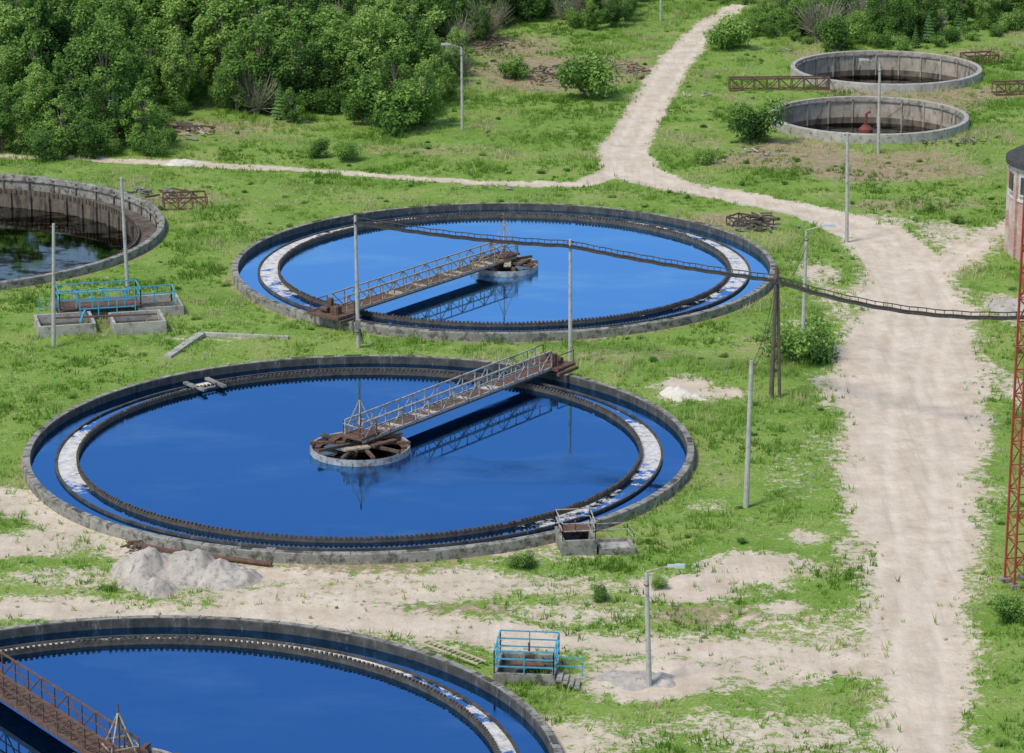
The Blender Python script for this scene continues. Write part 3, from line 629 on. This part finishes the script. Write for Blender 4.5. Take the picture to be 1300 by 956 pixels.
rail(b,[lp(-1.8,-1.0),lp(.0,-1.0),lp(0.1,1.5),lp(-1.8,1.5)],.9,.95,'galv',True,.045); rail(b,[lp(.1,1.0),lp(2.1,1.0),lp(2.2,-1)],.3,.8,'galv',False,.035)
b.tube(lp(-.9,.3,.9),lp(-.9,.3,1.6),.05,.05,'rust',6)
b.build('valve_chamber',(p0.x,p0.y,0))
p0=G(676,858); b=MB(); rot=rad(-6); R=Matrix.Rotation(rot,3,'Z')
basin(b,lp(-.3,.2),3.0,2.9,.55,rot,'conc','concd'); rail(b,[lp(-1.75,-1.2),lp(1.15,-1.2),lp(1.15,1.6),lp(-1.75,1.6)],.5,1.2,'blue',True,.06,(1,.66,.33))
for i in range(4): b.box(lp(1.75,-1.2+.0,.48-.12*i)+lp(.0+.28*i-.3,0),(.26,1.1,.1),'conc',rot)
rail(b,[lp(1.2,-.6),lp(2.5,-.6)],.25,1.0,'blue')
b.box(lp(-.2,.3,.75),(.5,.5,.6),'rust',rot+.3); b.tube(lp(-.2,.3,1.0),lp(-.2,.3,1.6),.06,.06,'rust',6); b.box(lp(.2,0,.62),(2.4,.25,.08),'rust',rot)
b.tube(lp(-1.0,-.3,.7),lp(.6,-.3,.7),.16,.16,'rust',10)
b.build('valve_chamber',(p0.x,p0.y,0))
b=MB(); q0=G(538,818,.12); q1=G(612,846,.12); d=(q1-q0); s=Vector((-d.y,d.x,0)).normalized()*.28
q0.z=q1.z=.3
for k in(-1,1): b.beam(q0+s*k,q1+s*k,.09,.07,'woodl')
for i in range(13): x=q0.lerp(q1,(i+.5)/13); b.beam(x-s,x+s,.06,.05,'woodl')
b.build('wooden_ladder')
b=MB(); 
for u,v in (((212,454),(256,424)),((258,424),(366,429))): b.beam(G(*u,.1),G(*v,.1),.55 if u[0]<250 else .3,.25,'concl')
b.build('concrete_kerb')
def heap(name,px,py,lumps,mat,seed,res=70,size=5):
    p=G(px,py); g=np.linspace(-size,size,res); x,y=np.meshgrid(g,g); z=np.full(x.shape,-.3)
    wx=(fbm(x,y,.6,seed+2,3)-.5)*1.6; wy=(fbm(x,y,.6,seed+4,3)-.5)*1.6
    for lx,ly,r,h in lumps:
        dd=np.hypot(x+wx-lx,(y+wy-ly))/r; z=np.maximum(z,h*(1-dd**1.25)-.15)
    z=z+(fbm(x,y,1.1,seed,5)-.5)*.9*np.clip(z+.25,0,.7)+(fbm(x,y,4,seed+9,3)-.5)*.45*np.clip(z+.2,0,.5); z=np.maximum(z,-.3)
    idx=np.arange(res*res).reshape(res,res); qq=np.stack([idx[:-1,:-1],idx[:-1,1:],idx[1:,1:],idx[1:,:-1]],-1).reshape(-1,4)
    me=npmesh(name,np.stack([x.ravel(),y.ravel(),z.ravel()],-1),qq,4,[M[mat]]); o=bpy.data.objects.new(name,me); scene.collection.objects.link(o); o.location=(p.x,p.y,0)
heap('spoil_heap',228,736,[(-1.9,1.3,2.3,1.7),(.5,.7,2.5,1.6),(2.3,.1,2.1,1.2),(-1.9,-.6,1.7,.9),(-.9,-1.9,1.5,.9)],'pile',3,110,5.5)
heap('sand_heap',862,503,[(0,0,1.3,.8),(.9,-.5,.8,.45),(-.3,.5,.8,.6)],'white',5,44,2.5)
heap('sand_heap',806,862,[(0,0,1.5,.38),(1.3,.3,1.1,.3),(-1,.4,1,.25)],'pile',8,60,4)
heap('sand_heap',1282,392,[(0,0,2.2,.8),(1.6,.8,2,.9)],'pile',9,44,4)
heap('sand_heap',230,207,[(0,0,1.4,.5)],'white',12,30,2.5)
def truss_lying(name,x0,y0,x1,y1,h=1.1,w=1.0,mat='rust'):
    p=G(x0,y0);q=G(x1,y1); d=(q-p); n=max(2,int(d.length/1.1)); s=Vector((-d.y,d.x,0)).normalized()*w/2; b=MB(); c=(p+q)/2
    def P(i,k,z): return p.lerp(q,i/n)+s*k+Vector((0,0,z))-c
    for k in(-1,1):
        for z in(.1,h): b.beam(P(0,k,z),P(n,k,z),.12,.14,mat)
        for i in range(n+1):
            b.beam(P(i,k,.1),P(i,k,h),.09,.09,mat)
            if i<n: b.beam(P(i,k,.1 if i%2 else h),P(i+1,k,h if i%2 else .1),.08,.08,mat)
    for i in range(n+1): b.beam(P(i,-1,h),P(i,1,h),.09,.09,mat); b.beam(P(i,-1,.1),P(i,1,.1),.09,.09,mat)
    b.build(name,c)
truss_lying('rusty_steel_truss',926,115,1052,114,1.2,1.0); truss_lying('rusty_steel_truss',1262,120,1330,118,1.1,1.4); truss_lying('rusty_steel_truss',1224,82,1262,80,1.0,2.0)
truss_lying('rusty_steel_frame',208,264,262,262,1.0,2.2); truss_lying('rusty_steel_frame',930,284,974,292,.7,1.6,'rustb')
def scrap(name,px,py,rx,ry,n,sz,mats,seed,zmax=.5):
    p=G(px,py); r=random.Random(seed); b=MB()
    for i in range(n):
        x,y=r.gauss(0,rx/2),r.gauss(0,ry/2); z=r.uniform(.02,zmax)*math.exp(-(x/rx)**2-(y/ry)**2)+.05
        L=r.uniform(.4,1)*sz; a=r.uniform(0,6.28); t=r.uniform(-.25,.25); d=Vector((math.cos(a),math.sin(a),t))*L/2; c=Vector((x,y,z+abs(t)*L/2)); b.beam(c-d,c+d,r.uniform(.12,.5)*sz*.5,r.uniform(.08,.3)*sz*.4,r.choice(mats))
    b.build(name,(p.x,p.y,0))
scrap('scrap_metal_pile',200,250,3,2,26,1.3,['rust','rustb','conc'],1); scrap('scrap_metal_pile',955,285,3,3,30,1.2,['concl','rustb','conc'],2)
scrap('rubble_pile',705,98,4.5,5,120,1.0,['rust','rustb','conc','wood'],3,.9); scrap('rubble_pile',615,60,3,4,60,1.0,['rust','rustb','wood'],4,.7); scrap('rubble_pile',800,90,2,4,40,1,['conc','rustb','rust'],6,.5)
scrap('concrete_debris',1205,182,3,1.5,26,1.0,['conc','rustb'],7,.4); scrap('concrete_debris',955,198,5,3,30,.8,['conc','rustb','concl'],8,.3); scrap('concrete_debris',1000,66,1.5,1,8,.9,['conc','concl'],9,.3)
scrap('driftwood_scrap',230,168,4,3,34,1.6,['woodl','wood','conc'],10,.5); scrap('concrete_debris',175,698,1,.8,10,.9,['rust','wood'],13,.4); scrap('concrete_debris',888,122,1.5,.4,5,1.2,['concl'],14,.3); scrap('concrete_debris',610,240,6,1,10,.8,['woodl','conc'],15,.2)
b=MB(); r=random.Random(55)
for i in range(1100):
    y=r.uniform(138,300); x=r.uniform(-1,1)*(y*.17); dd,bb,_t=masks(np.array([x]),np.array([y]))
    if (dd[0]<.2 or dd[0]>.8) and bb[0]<.3: continue
    if any(math.hypot(x-c.x,y-c.y)<R+.3 for c,R in TANKS): continue
    s=r.uniform(.02,.09)*(1.5 if r.random()<.08 else 1); b.beam((x-s,y,.02),(x+s,y+r.uniform(-s,s),.04),s*1.4,s,r.choice(['conc','concl','pile','concl']))
b.build('scattered_stones')
b=MB(); q0=G(172,688,.25); q1=G(262,705,.25); b.beam(q0+Vector((0,-.5,0)),q1+Vector((0,-.55,0)),.3,.25,'rust')
b.tube(G(178,696,.2),G(345,716,.15),.14,.14,'rust',10); b.box(G(345,700,.25)+Vector((0,-.4,0)),(.5,.4,.6),'conc'); b.build('rusty_pipe')
b=MB(); b.tube((0,0,-.2),(0,0,.9),.65,.65,'redd',20); b.tube((0,0,.9),(0,0,1.25),.65,.3,'redd',20); b.tube((0,0,1.25),(0,0,2.3),.14,.12,'redd',8); b.tube((0,0,2.3),(.4,0,2.5),.1,.1,'redd',8)
b.tube((3.6,0,3.2),(0.3,0,.7),.03,.03,'rust',5); b.tube((3.2,.4,0),(3.6,.4,3.2),.06,.05,'conc',6)
b.build('sludge_pump',(T2.x-.1,T2.y+1.2,-1.6))
